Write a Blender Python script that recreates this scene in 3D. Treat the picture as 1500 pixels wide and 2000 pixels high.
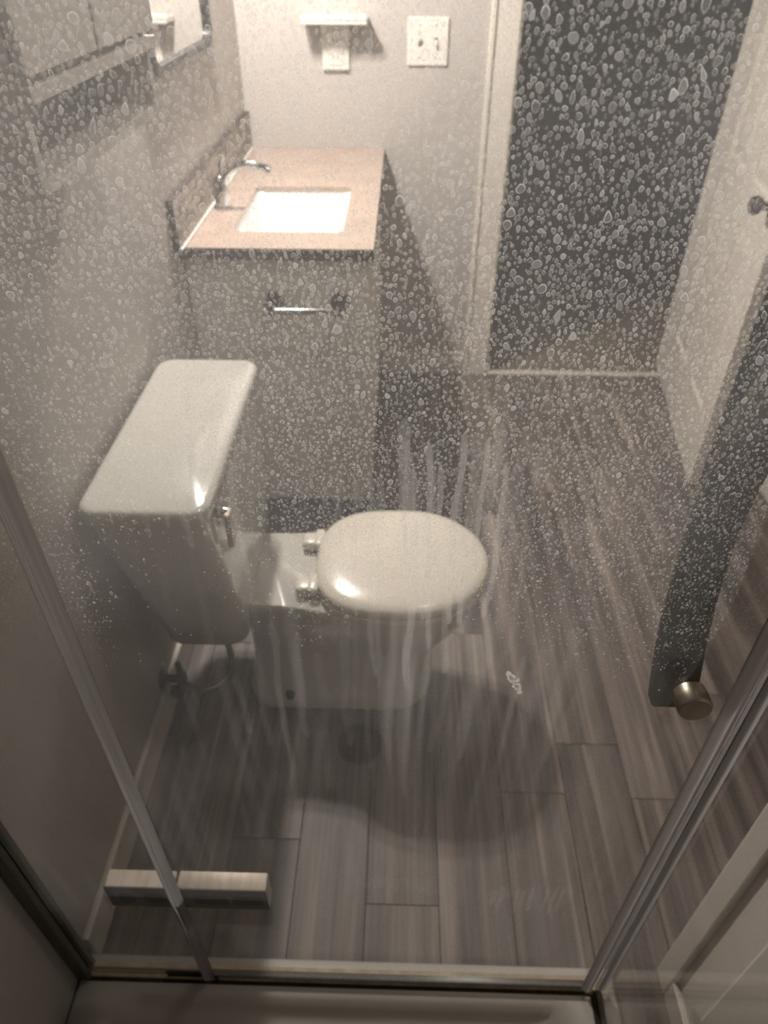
import bpy, bmesh, math, random
import numpy as np
from mathutils import Vector, Matrix

for o in list(bpy.data.objects): bpy.data.objects.remove(o)
S = bpy.context.scene
COL = S.collection
random.seed(7); RNG = np.random.default_rng(11)

# ------------------------------------------------------------------ camera
H = 1.55
F_PX = 1395.0
PITCH, YAW, ROLL = math.radians(39.41), math.radians(1.377), math.radians(-0.186)
cp, sp, cy, sy = math.cos(PITCH), math.sin(PITCH), math.cos(YAW), math.sin(YAW)
fw = Vector((-sy*cp, cy*cp, -sp)); rt = Vector((cy, sy, 0)); dn = fw.cross(rt)
cr, sr = math.cos(ROLL), math.sin(ROLL)
r2 = cr*rt + sr*dn; d2 = -sr*rt + cr*dn
cam = bpy.data.cameras.new('camera'); camo = bpy.data.objects.new('camera', cam); COL.objects.link(camo)
camo.matrix_world = Matrix(((r2.x, -d2.x, -fw.x, 0), (r2.y, -d2.y, -fw.y, 0), (r2.z, -d2.z, -fw.z, H), (0, 0, 0, 1)))
cam.sensor_fit = 'VERTICAL'; cam.sensor_height = 36; cam.lens = F_PX*36/2000
cam.clip_start = 0.01
cam.dof.use_dof = True; cam.dof.focus_distance = 0.58; cam.dof.aperture_fstop = 7.2
S.camera = camo

# ------------------------------------------------------------------ world, exposure
w = bpy.data.worlds.new('world'); S.world = w; w.use_nodes = True
w.node_tree.nodes['Background'].inputs[0].default_value = (0.02, 0.02, 0.022, 1)
w.node_tree.nodes['Background'].inputs[1].default_value = 0.2
S.view_settings.view_transform = 'Standard'; S.view_settings.look = 'None'
S.view_settings.gamma = 1; S.view_settings.use_curve_mapping = False
S.view_settings.exposure = 0.12
try:
    S.cycles.transparent_max_bounces = 24; S.cycles.max_bounces = 3; S.cycles.diffuse_bounces = 2; S.cycles.adaptive_threshold = 0.10; S.cycles.adaptive_min_samples = 24
    S.cycles.sample_clamp_indirect = 3.0; S.cycles.denoising_prefilter = 'NONE'
except Exception: pass
LAMP_WATTS = 44.0
LAMP_COLOR = (1.0, 0.915, 0.875)
FILL_WATTS = 11.0  # strength of the added fill light

# ------------------------------------------------------------------ materials
MATS = {}
def lin(c): return tuple(((v/255+0.055)/1.055)**2.4 if v > 10 else v/255/12.92 for v in c)
def newmat(name):
    m = bpy.data.materials.new(name); m.use_nodes = True
    nt = m.node_tree; nt.nodes.clear(); MATS[name] = m
    return m, nt
def N(nt, t, **kw):
    n = nt.nodes.new(t)
    for k, v in kw.items():
        if k.startswith('i_'):
            key = k[2:]
            key = int(key) if key.isdigit() else key.replace('_', ' ')
            n.inputs[key].default_value = v
        else: setattr(n, k, v)
    return n
def surf(name, rgb, rough=0.5, metal=0.0, var=0.12, scale=(6, 6, 6), bump=0.0, bscale=60, coat=0.0, rnd=0.0, spec=0.5):
    """plain surface: base colour with a soft noise mottling, optional fine bump and per-object variation"""
    m, nt = newmat(name)
    out = N(nt, 'ShaderNodeOutputMaterial'); b = N(nt, 'ShaderNodeBsdfPrincipled')
    nt.links.new(b.outputs[0], out.inputs[0])
    geo = N(nt, 'ShaderNodeNewGeometry'); mp = N(nt, 'ShaderNodeMapping'); mp.inputs['Scale'].default_value = scale
    nt.links.new(geo.outputs['Position'], mp.inputs['Vector'])
    no = N(nt, 'ShaderNodeTexNoise'); no.inputs['Scale'].default_value = 1; no.inputs['Detail'].default_value = 2
    nt.links.new(mp.outputs[0], no.inputs['Vector'])
    c = lin(rgb)
    ramp = N(nt, 'ShaderNodeValToRGB')
    ramp.color_ramp.elements[0].position = 0.3; ramp.color_ramp.elements[1].position = 0.7
    ramp.color_ramp.elements[0].color = tuple(v*(1-var) for v in c)+(1,)
    ramp.color_ramp.elements[1].color = tuple(min(1, v*(1+var)) for v in c)+(1,)
    nt.links.new(no.outputs['Fac'], ramp.inputs[0])
    src = ramp.outputs[0]
    if rnd:
        oi = N(nt, 'ShaderNodeObjectInfo'); mr = N(nt, 'ShaderNodeMapRange')
        mr.inputs['To Min'].default_value = 1-rnd; mr.inputs['To Max'].default_value = 1+rnd
        nt.links.new(oi.outputs['Random'], mr.inputs['Value'])
        mx = N(nt, 'ShaderNodeVectorMath', operation='SCALE')
        nt.links.new(src, mx.inputs[0]); nt.links.new(mr.outputs[0], mx.inputs['Scale']); src = mx.outputs[0]
    nt.links.new(src, b.inputs['Base Color'])
    b.inputs['Roughness'].default_value = rough; b.inputs['Metallic'].default_value = metal
    b.inputs['Coat Weight'].default_value = coat
    b.inputs['Specular IOR Level'].default_value = spec
    if bump:
        n2 = N(nt, 'ShaderNodeTexNoise'); n2.inputs['Scale'].default_value = bscale; n2.inputs['Detail'].default_value = 4
        nt.links.new(geo.outputs['Position'], n2.inputs['Vector'])
        bp = N(nt, 'ShaderNodeBump'); bp.inputs['Strength'].default_value = bump; bp.inputs['Distance'].default_value = 0.01
        nt.links.new(n2.outputs['Fac'], bp.inputs['Height']); nt.links.new(bp.outputs[0], b.inputs['Normal'])
    return m

surf('low_bounce_wall', (112, 108, 103), 0.4, var=0.04)  # right and front walls, coloured darker to cut bounced light
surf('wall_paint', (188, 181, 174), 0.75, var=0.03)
surf('low_bounce_ceiling', (150, 146, 140), 0.85, var=0.02)  # greyed so the unseen ceiling sends less fill light down
surf('hall_paint', (92, 98, 106), 0.85, var=0.05)
surf('hall_trim', (150, 150, 140), 0.6, var=0.05)
surf('trim_paint', (226, 218, 206), 0.45, var=0.03)
surf('door_paint', (228, 220, 208), 0.42, var=0.03)
surf('carpet', (118, 104, 86), 0.95, var=0.25, scale=(90, 90, 90))
surf('porcelain', (208, 205, 195), 0.12, var=0.02, coat=0.4)
surf('seat_plastic', (236, 228, 212), 0.22, var=0.02, coat=0.3)
surf('sink_white', (252, 249, 243), 0.15, var=0.01)
surf('counter_marble', (182, 161, 147), 0.3, var=0.09, scale=(9, 14, 9))
surf('counter_edge', (66, 54, 50), 0.5, var=0.2, scale=(40, 40, 40))
surf('cabinet_grey', (232, 227, 219), 0.5, var=0.04, scale=(3, 3, 12))
surf('cabinet_white', (222, 215, 205), 0.5, var=0.03)
surf('chrome', (200, 200, 200), 0.12, metal=1.0, var=0.03)
surf('dull_metal', (120, 118, 112), 0.35, metal=1.0, var=0.1)
surf('bronze', (72, 66, 58), 0.35, metal=0.9, var=0.15)
surf('nickel', (172, 160, 146), 0.34, metal=1.0, var=0.12, scale=(60, 60, 8))
surf('black_frame', (30, 27, 28), 0.4, var=0.2)
surf('slate_rubber', (92, 100, 104), 0.8, var=0.1)
surf('satin_nickel', (196, 184, 168), 0.5, metal=0.3, var=0.15, scale=(90, 20, 20))
surf('handle_dark', (112, 108, 98), 0.3, metal=1.0, var=0.15)
surf('recess_dark', (24, 27, 27), 0.8, var=0.1)
surf('switch_plastic', (236, 230, 220), 0.35, var=0.02)
surf('slot_dark', (60, 56, 54), 0.6, var=0.1)
surf('acrylic', (206, 200, 190), 0.25, var=0.04, coat=0.3)
surf('dark_brown', (58, 44, 30), 0.8, var=0.4, scale=(60, 60, 60))
surf('sill_seal', (204, 184, 152), 0.4, var=0.25, scale=(30, 30, 30))
surf('channel_metal', (112, 108, 92), 0.4, metal=0.6, var=0.15, scale=(60, 60, 4))
surf('grout', (120, 112, 102), 0.9, var=0.1)
surf('tile_stone', (142, 132, 121), 0.4, var=0.3, scale=(20, 30, 60), rnd=0.55)
surf('braid', (110, 106, 100), 0.4, metal=0.7, var=0.3, scale=(200, 200, 200))
surf('sub_floor', (40, 36, 34), 0.9, var=0.1)

def mirror_mat():
    m, nt = newmat('mirror_glass')
    out = N(nt, 'ShaderNodeOutputMaterial'); g = N(nt, 'ShaderNodeBsdfGlossy')
    g.inputs['Color'].default_value = (0.86, 0.87, 0.86, 1); g.inputs['Roughness'].default_value = 0.015
    nt.links.new(g.outputs[0], out.inputs[0])
mirror_mat()

def plank_mat():
    m, nt = newmat('vinyl_plank')
    out = N(nt, 'ShaderNodeOutputMaterial'); b = N(nt, 'ShaderNodeBsdfPrincipled'); nt.links.new(b.outputs[0], out.inputs[0])
    geo = N(nt, 'ShaderNodeNewGeometry'); oi = N(nt, 'ShaderNodeObjectInfo')
    mul = N(nt, 'ShaderNodeMath', operation='MULTIPLY'); mul.inputs[1].default_value = 37.0
    nt.links.new(oi.outputs['Random'], mul.inputs[0])
    comb = N(nt, 'ShaderNodeCombineXYZ'); nt.links.new(mul.outputs[0], comb.inputs[1]); nt.links.new(mul.outputs[0], comb.inputs[2])
    add = N(nt, 'ShaderNodeVectorMath', operation='ADD'); nt.links.new(geo.outputs['Position'], add.inputs[0]); nt.links.new(comb.outputs[0], add.inputs[1])
    def noise(sc, scale, det, dist=0):
        mp = N(nt, 'ShaderNodeMapping'); mp.inputs['Scale'].default_value = sc
        nt.links.new(add.outputs[0], mp.inputs['Vector'])
        n = N(nt, 'ShaderNodeTexNoise'); n.inputs['Scale'].default_value = scale; n.inputs['Detail'].default_value = det
        n.inputs['Distortion'].default_value = dist
        nt.links.new(mp.outputs[0], n.inputs['Vector']); return n
    broad = noise((26, 1.1, 1), 1, 2, 0.3); fine = noise((120, 3.2, 1), 1, 3, 0.5)
    r1 = N(nt, 'ShaderNodeValToRGB'); e = r1.color_ramp.elements
    e[0].position = 0.28; e[0].color = lin((74, 66, 64))+(1,)
    e[1].position = 0.74; e[1].color = lin((158, 145, 134))+(1,)
    k = r1.color_ramp.elements.new(0.5); k.color = lin((110, 100, 94))+(1,)
    nt.links.new(broad.outputs['Fac'], r1.inputs[0])
    r2_ = N(nt, 'ShaderNodeMapRange'); r2_.inputs['From Min'].default_value = 0.3; r2_.inputs['From Max'].default_value = 0.7
    r2_.inputs['To Min'].default_value = 0.66; r2_.inputs['To Max'].default_value = 1.25
    nt.links.new(fine.outputs['Fac'], r2_.inputs['Value'])
    rr = N(nt, 'ShaderNodeMapRange'); rr.inputs['To Min'].default_value = 0.78; rr.inputs['To Max'].default_value = 1.2
    nt.links.new(oi.outputs['Random'], rr.inputs['Value'])
    mm = N(nt, 'ShaderNodeMath', operation='MULTIPLY'); nt.links.new(r2_.outputs[0], mm.inputs[0]); nt.links.new(rr.outputs[0], mm.inputs[1])
    vs = N(nt, 'ShaderNodeVectorMath', operation='SCALE'); nt.links.new(r1.outputs[0], vs.inputs[0]); nt.links.new(mm.outputs[0], vs.inputs['Scale'])
    nt.links.new(vs.outputs[0], b.inputs['Base Color'])
    b.inputs['Roughness'].default_value = 0.5
plank_mat()

def sheen(nt, ior):
    """mirror share of a thin sheet: Fresnel on faces met from outside, none on faces met from within"""
    fr = N(nt, 'ShaderNodeFresnel'); fr.inputs[0].default_value = ior
    g = N(nt, 'ShaderNodeNewGeometry'); k = N(nt, 'ShaderNodeMath', operation='SUBTRACT'); k.inputs[0].default_value = 1.0
    nt.links.new(g.outputs['Backfacing'], k.inputs[1])
    d = N(nt, 'ShaderNodeMath', operation='MULTIPLY'); d.inputs[1].default_value = 1.7      # both faces of the sheet
    nt.links.new(fr.outputs[0], d.inputs[0])
    m = N(nt, 'ShaderNodeMath', operation='MULTIPLY', use_clamp=True); nt.links.new(d.outputs[0], m.inputs[0]); nt.links.new(k.outputs[0], m.inputs[1])
    return m.outputs[0]
def clear_glass():
    m, nt = newmat('clear_glass')
    out = N(nt, 'ShaderNodeOutputMaterial'); t = N(nt, 'ShaderNodeBsdfTransparent'); g = N(nt, 'ShaderNodeBsdfGlossy')
    t.inputs[0].default_value = (0.965, 0.975, 0.962, 1); g.inputs['Roughness'].default_value = 0.04
    mx = N(nt, 'ShaderNodeMixShader'); nt.links.new(sheen(nt, 1.5), mx.inputs[0]); nt.links.new(t.outputs[0], mx.inputs[1]); nt.links.new(g.outputs[0], mx.inputs[2])
    nt.links.new(mx.outputs[0], out.inputs[0])
clear_glass()
surf('glass_edge', (112, 106, 88), 0.2, var=0.05)

def scatter(nt, col):
    tr = N(nt, 'ShaderNodeBsdfTranslucent'); df = N(nt, 'ShaderNodeBsdfDiffuse')
    tr.inputs[0].default_value = col; df.inputs[0].default_value = col
    mx = N(nt, 'ShaderNodeMixShader'); mx.inputs[0].default_value = 0.12
    nt.links.new(tr.outputs[0], mx.inputs[1]); nt.links.new(df.outputs[0], mx.inputs[2])
    return mx
def vinyl_mat():
    """milky vinyl sealing strip: lets room light glow through"""
    m, nt = newmat('seal_vinyl'); L = nt.links.new
    out = N(nt, 'ShaderNodeOutputMaterial'); tr = N(nt, 'ShaderNodeBsdfTranslucent'); df = N(nt, 'ShaderNodeBsdfDiffuse'); gl = N(nt, 'ShaderNodeBsdfGlossy')
    geo = N(nt, 'ShaderNodeNewGeometry'); mp = N(nt, 'ShaderNodeMapping'); mp.inputs['Scale'].default_value = (160, 160, 3); L(geo.outputs['Position'], mp.inputs['Vector'])
    no = N(nt, 'ShaderNodeTexNoise'); no.inputs['Scale'].default_value = 1; L(mp.outputs[0], no.inputs['Vector'])
    rp = N(nt, 'ShaderNodeValToRGB'); rp.color_ramp.elements[0].color = (0.30, 0.285, 0.275, 1); rp.color_ramp.elements[1].color = (0.62, 0.60, 0.58, 1)
    L(no.outputs['Fac'], rp.inputs[0]); L(rp.outputs[0], tr.inputs[0]); L(rp.outputs[0], df.inputs[0]); gl.inputs['Roughness'].default_value = 0.25
    a = N(nt, 'ShaderNodeMixShader'); a.inputs[0].default_value = 0.4; L(tr.outputs[0], a.inputs[1]); L(df.outputs[0], a.inputs[2])
    b = N(nt, 'ShaderNodeMixShader'); b.inputs[0].default_value = 0.07; L(a.outputs[0], b.inputs[1]); L(gl.outputs[0], b.inputs[2])
    L(b.outputs[0], out.inputs[0])
vinyl_mat()
def spot_mat():
    """dried lime deposit: density stored per vertex (thicker at the rim of each dried drop)"""
    m, nt = newmat('lime_deposit'); L = nt.links.new
    out = N(nt, 'ShaderNodeOutputMaterial'); t = N(nt, 'ShaderNodeBsdfTransparent')
    sc = scatter(nt, (0.90, 0.90, 0.89, 1))
    at = N(nt, 'ShaderNodeAttribute'); at.attribute_name = 'deposit'
    m1 = N(nt, 'ShaderNodeMixShader'); L(at.outputs['Fac'], m1.inputs[0]); L(t.outputs[0], m1.inputs[1]); L(sc.outputs[0], m1.inputs[2])
    L(m1.outputs[0], out.inputs[0])
spot_mat()

# ------------------------------------------------------------------ mesh helpers
class MB:
    """collects shapes (in world coordinates) that become one mesh object"""
    def __init__(s): s.bm = bmesh.new()
    def box(s, a, b, bev=0.0, seg=2):
        a, b = Vector(a), Vector(b); lo = Vector(map(min, a, b)); hi = Vector(map(max, a, b))
        r = bmesh.ops.create_cube(s.bm, size=1.0); vs = r['verts']
        for v in vs: v.co = Vector((lo[i]+(v.co[i]+0.5)*(hi[i]-lo[i]) for i in range(3)))
        if bev:
            es = list({e for v in vs for e in v.link_edges})
            bmesh.ops.bevel(s.bm, geom=es, offset=bev, segments=seg, profile=0.5, affect='EDGES')
        return s
    def loft(s, rings, cap0=True, cap1=True):
        vr = [[s.bm.verts.new(p) for p in r] for r in rings]; n = len(rings[0])
        for A, B in zip(vr[:-1], vr[1:]):
            for i in range(n):
                s.bm.faces.new((A[i], A[(i+1) % n], B[(i+1) % n], B[i]))
        if cap0: s.bm.faces.new(vr[0][::-1])
        if cap1: s.bm.faces.new(vr[-1])
        return s
    def tube(s, pts, r, n=12, cap=True):
        pts = [Vector(p) for p in pts]; rs = r if isinstance(r, (list, tuple)) else [r]*len(pts)
        rings = []; up = None
        for i, p in enumerate(pts):
            d = (pts[min(i+1, len(pts)-1)]-pts[max(i-1, 0)]).normalized()
            if up is None:
                up = Vector((0, 0, 1)) if abs(d.z) < 0.9 else Vector((1, 0, 0))
            u = d.cross(up).normalized(); up = u.cross(d).normalized()
            rings.append([p+(u*math.cos(2*math.pi*k/n)+up*math.sin(2*math.pi*k/n))*rs[i] for k in range(n)])
        return s.loft(rings, cap, cap)
    def lathe(s, o, axis, prof, n=28):
        o = Vector(o); ax = Vector(axis).normalized(); u = ax.orthogonal().normalized(); v = ax.cross(u)
        rings = [[o+ax*h+(u*math.cos(2*math.pi*k/n)+v*math.sin(2*math.pi*k/n))*max(r, 1e-4) for k in range(n)] for h, r in prof]
        return s.loft(rings)
    def build(s, name, mat, parent=None, base=None, smooth=None, autos=40):
        bmesh.ops.recalc_face_normals(s.bm, faces=s.bm.faces)
        me = bpy.data.meshes.new(name)
        off = Vector(base) if base is not None else (Vector(parent['_base']) if parent is not None and '_base' in parent else Vector((0, 0, 0)))
        for v in s.bm.verts: v.co -= off
        s.bm.to_mesh(me); s.bm.free()
        me.materials.append(MATS[mat])
        o = bpy.data.objects.new(name, me); COL.objects.link(o)
        if parent is not None:
            o.parent = parent; o['_base'] = tuple(off)
        else:
            o.location = off; o['_base'] = tuple(off)
        if smooth is not None:
            me.polygons.foreach_set('use_smooth', [True]*len(me.polygons))
            me.set_sharp_from_angle(angle=math.radians(smooth))
        return o
def tag(o, label=None, cat=None, group=None, kind=None):
    if label: o['label'] = label
    if cat: o['category'] = cat
    if group: o['group'] = group
    if kind: o['kind'] = kind
    return o
def thing(name, base, label, cat, group=None):
    o = bpy.data.objects.new(name, None); COL.objects.link(o); o.location = base; o['_base'] = tuple(base)
    o.empty_display_size = 0.05
    return tag(o, label, cat, group)
def struct(mb, name, mat, label, cat='structure', parent=None, base=(0, 0, 0)):
    o = mb.build(name, mat, parent, base); tag(o, label, cat, None, 'structure'); return o
def rrect(x0, x1, y0, y1, z, r, n=6):
    pts = []
    for cx, cy_, a0 in ((x1-r, y1-r, 0), (x0+r, y1-r, 90), (x0+r, y0+r, 180), (x1-r, y0+r, 270)):
        for k in range(n+1):
            a = math.radians(a0+90*k/n); pts.append(Vector((cx+r*math.cos(a), cy_+r*math.sin(a), z)))
    return pts
def slab_hole(mb, X0, X1, Y0, Y1, z0, z1, hx0, hx1, hy0, hy1, r):
    """slab with a rounded rectangular hole"""
    n = 6; inner = rrect(hx0, hx1, hy0, hy1, z1, r, n)
    def outer_for(p):
        cx, cy_ = (hx0+hx1)/2, (hy0+hy1)/2
        dx, dy = (p.x-cx)/((hx1-hx0)/2), (p.y-cy_)/((hy1-hy0)/2)
        k = max(abs(dx), abs(dy)); dx /= k; dy /= k
        ox = X0+(X1-X0)*(dx+1)/2; oy = Y0+(Y1-Y0)*(dy+1)/2
        return Vector((ox, oy, z1))
    outer = [outer_for(p) for p in inner]
    for i, p in enumerate(inner):          # snap the corner samples
        j = i % (n+1)
        if j == n//2: outer[i] = Vector((X1 if p.x > (hx0+hx1)/2 else X0, Y1 if p.y > (hy0+hy1)/2 else Y0, z1))
    dz = Vector((0, 0, z0-z1))
    mb.loft([[p+dz for p in inner], inner, outer, [p+dz for p in outer], [p+dz for p in inner]], False, False)
    return mb

XL, YB, XR, YF, ZC = -0.572, 2.88, 1.30, -0.46, 2.40     # room: left wall, far wall, right wall, wall behind, ceiling
DX0, DX1, DZ = 0.388, 1.166, 2.03                        # doorway in the far wall
YG = 0.465                                               # inner face of the shower front glass
# ------------------------------------------------------------------ room shell
floor = struct(MB().box((XL, YF, -0.06), (XR, YB+0.02, -0.008)), 'floor', 'sub_floor', 'grey brown wood look plank floor of the bathroom', 'floor')
PW, PL = 0.15, 1.01
plank_mesh = {}
ends = {2: 0.873, 3: 1.004, 4: 0.865, 5: 2.170-PL, 1: 1.35, 0: 0.62, -1: 1.12, -2: 0.75, -3: 1.30, 6: 0.7, 7: 1.25, 8: 0.95, 9: 1.2}
for c in range(-5, 9):
    x0 = 0.40+(c-3)*PW; x1 = x0+PW
    if x1 <= XL+0.002 or x0 >= XR-0.002: continue
    x0 = max(x0, XL+0.001); x1 = min(x1, XR-0.001)
    y = ends.get(c, 1.0)-3*PL
    while y < YB:
        ya, yb = max(y, 0.50 if x1 < 0.42 else YF+0.002), min(y+PL, YB-0.002)
        y += PL
        if yb-ya < 0.02: continue
        key = (round(x1-x0, 3), round(yb-ya, 3))
        if key not in plank_mesh:
            o = MB().box((x0+0.0006, ya+0.0006, -0.008), (x1-0.0006, yb-0.0006, 0.0), 0.0012, 1).build('plank', 'vinyl_plank', floor, (x0, ya, 0))
            plank_mesh[key] = o.data
        else:
            o = bpy.data.objects.new('plank', plank_mesh[key]); COL.objects.link(o); o.parent = floor
        o.location = (x0, ya, 0)
wl = struct(MB().box((XL-0.1, YF-0.1, -0.06), (XL, YB+0.1, ZC)), 'wall_left', 'wall_paint', 'pale grey painted wall behind the toilet and vanity', 'wall')
m = MB().box((XL, YB, -0.06), (DX0-0.018, YB+0.1, ZC)).box((DX1+0.018, YB, -0.06), (XR+0.1, YB+0.1, ZC)).box((DX0-0.018, YB, DZ+0.018), (DX1+0.018, YB+0.1, ZC))
wb = struct(m, 'wall_back', 'wall_paint', 'pale painted wall holding the outlet, switch plate and doorway', 'wall')
struct(MB().box((XR, YF-0.1, -0.06), (XR+0.1, YB, ZC)), 'wall_right', 'low_bounce_wall', 'wall behind the open white door, darkened to cut bounced light', 'wall')
struct(MB().box((XL, YF-0.1, -0.06), (XR, YF, ZC)), 'wall_front', 'low_bounce_wall', 'shower wall opposite the glass door, darkened to cut bounced light', 'wall')
struct(MB().box((XL-0.1, YF-0.1, ZC), (XR+0.1, YB+0.1, ZC+0.1)), 'ceiling', 'low_bounce_ceiling', 'bathroom ceiling, greyed to return less light', 'ceiling')
# the unlit room beyond the doorway
HX0, HX1, HY = -1.2, 4.2, 7.95
struct(MB().box((HX0, YB+0.02, -0.06), (HX1, HY, -0.002)), 'floor_hall', 'carpet', 'brown carpet of the dark room beyond the doorway', 'carpet')
hw = struct(MB().box((HX0, HY, -0.06), (HX1, HY+0.1, ZC)), 'wall_hall_back', 'hall_paint', 'dark grey blue wall at the end of the unlit room', 'wall')
struct(MB().box((HX0-0.1, YB+0.1, -0.06), (HX0, HY+0.1, ZC)), 'wall_hall_left', 'hall_paint', 'dark side wall of the unlit room, hidden left of the doorway', 'wall')
struct(MB().box((HX1, YB+0.1, -0.06), (HX1+0.1, HY+0.1, ZC)), 'wall_hall_right', 'hall_paint', 'dark side wall of the unlit room, hidden right of the doorway', 'wall')
struct(MB().box((HX0-0.1, YB+0.1, ZC), (HX1+0.1, HY+0.1, ZC+0.1)), 'ceiling_hall', 'hall_paint', 'dark ceiling of the unlit room', 'ceiling')
struct(MB().box((HX0, HY-0.015, 0), (HX1, HY, 0.17), 0.004), 'baseboard_hall', 'hall_trim', 'pale baseboard at the far end of the dark room', 'baseboard')
struct(MB().box((XL, 0.505, 0.0005), (XL+0.014, 1.83, 0.095), 0.004), 'baseboard_left', 'trim_paint', 'white baseboard running under the toilet tank', 'baseboard')
struct(MB().box((-0.08, YB-0.014, 0.0005), (0.278, YB, 0.105), 0.004), 'baseboard_back', 'trim_paint', 'white baseboard between the vanity and the door casing', 'baseboard')
struct(MB().box((XR-0.014, 0.0, 0.0005), (XR, YB-0.015, 0.095), 0.004), 'baseboard_right', 'trim_paint', 'white baseboard along the wall behind the open door', 'baseboard')
# door casing, jambs, threshold
def casing(name, a, b, label, extra=()):
    mb = MB().box(a, b, 0.005, 2)
    for p, q in extra: mb.box(p, q, 0.003, 1)
    return struct(mb, name, 'trim_paint', label, 'door trim')
casing('trim_1', (0.279, YB-0.018, 0.0), (DX0-0.008, YB, DZ+0.09), 'white door casing left of the dark doorway', [((0.279, YB-0.026, 0.0), (0.297, YB-0.018, DZ+0.09))])
casing('trim_2', (DX1+0.008, YB-0.018, 0.0), (DX1+0.115, YB, DZ+0.09), 'white door casing on the hinge side behind the open door')
casing('trim_3', (DX0-0.008, YB-0.018, DZ+0.008), (DX1+0.008, YB, DZ+0.09), 'white head casing over the doorway')
m = MB().box((DX0-0.018, YB-0.002, 0), (DX0, YB+0.1, DZ+0.018)).box((DX1, YB-0.002, 0), (DX1+0.018, YB+0.1, DZ+0.018)).box((DX0, YB-0.002, DZ), (DX1, YB+0.1, DZ+0.018))
struct(m, 'trim_4', 'trim_paint', 'white jamb lining the dark doorway', 'door trim')
struct(MB().box((DX0, YB-0.012, 0.0), (DX1, YB+0.022, 0.007), 0.003), 'trim_5', 'trim_paint', 'thin pale threshold strip where the planks meet the carpet', 'threshold')

# ------------------------------------------------------------------ open panelled door
def panel_door():
    W, T, HT = 0.80, 0.035, 2.0
    hinge = Vector((DX1-0.002, YB-0.030, 0.012)); end = Vector((1.050, 2.05, 0.012))
    d = (end-hinge); ang = math.atan2(d.y, d.x)
    root = thing('door_1', (0, 0, 0), 'white panelled door standing open beside the dark doorway', 'door'); root['kind'] = 'structure'
    st = 0.115; mid = 0.11; cols = [(st, (W-mid)/2), ((W+mid)/2, W-st)]
    rows = [(0.235, 0.80), (0.93, 1.52), (1.63, 1.87)]
    def b(n, a, c, bev=0.0015): MB().box(a, c, bev, 1).build(n, 'door_paint', root, (0, 0, 0))
    b('core', (0.01, -T/2+0.011, 0.01), (W-0.01, T/2-0.011, HT-0.01), 0)
    for x0, x1 in ((0, st), (cols[0][1], cols[1][0]), (W-st, W)): b('stile', (x0, -T/2, 0), (x1, T/2, HT))
    for z0, z1 in ((0, rows[0][0]), (rows[0][1], rows[1][0]), (rows[1][1], rows[2][0]), (rows[2][1], HT)):
        for x0, x1 in cols: b('rail', (x0, -T/2+0.0002, z0+(0.0002 if z0 == 0 else 0)), (x1, T/2-0.0002, z1-(0.0002 if z1 == HT else 0)))
    for x0, x1 in cols:
        for z0, z1 in rows:
            mb = MB()
            for sgn in (-1, 1):
                g, rr_ = 0.012, 0.045
                y0, y1 = sgn*(T/2-0.0112), sgn*(T/2-0.003)
                def ring(i, y): return [Vector((x0+i, y, z0+i)), Vector((x1-i, y, z0+i)), Vector((x1-i, y, z1-i)), Vector((x0+i, y, z1-i))]
                mb.loft([ring(g, y0), ring(g, y0+sgn*0.001), ring(rr_, y1)])
            mb.build('panel', 'door_paint', root, (0, 0, 0))
    for sgn in (-1, 1):
        MB().lathe((W-0.065, sgn*T/2, 0.93), (0, sgn, 0), [(0, 0.032), (0.006, 0.032), (0.010, 0.014), (0.03, 0.012), (0.036, 0.022), (0.052, 0.027), (0.064, 0.020), (0.067, 0.0)]).build('knob', 'bronze', root, (0, 0, 0), 40)
    for z in (0.2, 1.0, 1.8): MB().tube([(-0.004, T/2, z-0.045), (-0.004, T/2, z+0.045)], 0.006, 10).build('hinge', 'dull_metal', root, (0, 0, 0))
    root.location = hinge; root.rotation_euler = (0, 0, ang)
panel_door()

# ------------------------------------------------------------------ vanity light (above the mirror, out of frame)
def vanity_light():
    r = thing('vanity_light', (XL, 2.12, 1.95), 'two bulb vanity lamp on the wall above the mirror', 'lamp')
    MB().box((XL, 1.98, 1.90), (XL+0.025, 2.24, 2.0), 0.008).build('backplate', 'nickel', r)
    for y in (2.05, 2.17):
        MB().tube([(XL+0.02, y, 1.95), (XL+0.052, y, 1.95)], 0.018, 14).build('socket', 'nickel', r)
        MB().lathe((XL+0.052, y, 1.95), (1, 0, 0), [(0, 0.018), (0.004, 0.024), (0.006, 0.024), (0.0065, 0.010)], 20).build('collar', 'nickel', r, None, 40)
        c = Vector((XL+0.097, y, 1.955)); R_ = 0.058
        dome = [[c+Vector((q*math.sin(a)*math.cos(t), q*math.sin(a)*math.sin(t), q*math.cos(a))) for t in [2*math.pi*k/24 for k in range(24)]] for q, a in [(R_, math.radians(v)) for v in (4, 25, 50, 70, 90)]+[(R_-0.003, math.radians(v)) for v in (90, 70, 50, 25, 4)]]
        MB().loft(dome).build('shade', 'cabinet_white', r, None, 50)  # unseen dome added to keep the bulb's light off the ceiling
        li = bpy.data.lights.new('bulb', 'POINT'); li.energy = LAMP_WATTS; li.color = LAMP_COLOR; li.shadow_soft_size = 0.036
        b = bpy.data.objects.new('bulb', li); COL.objects.link(b); b.parent = r; b.location = Vector((XL+0.097, y, 1.95))-Vector(r['_base'])
vanity_light()
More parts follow.
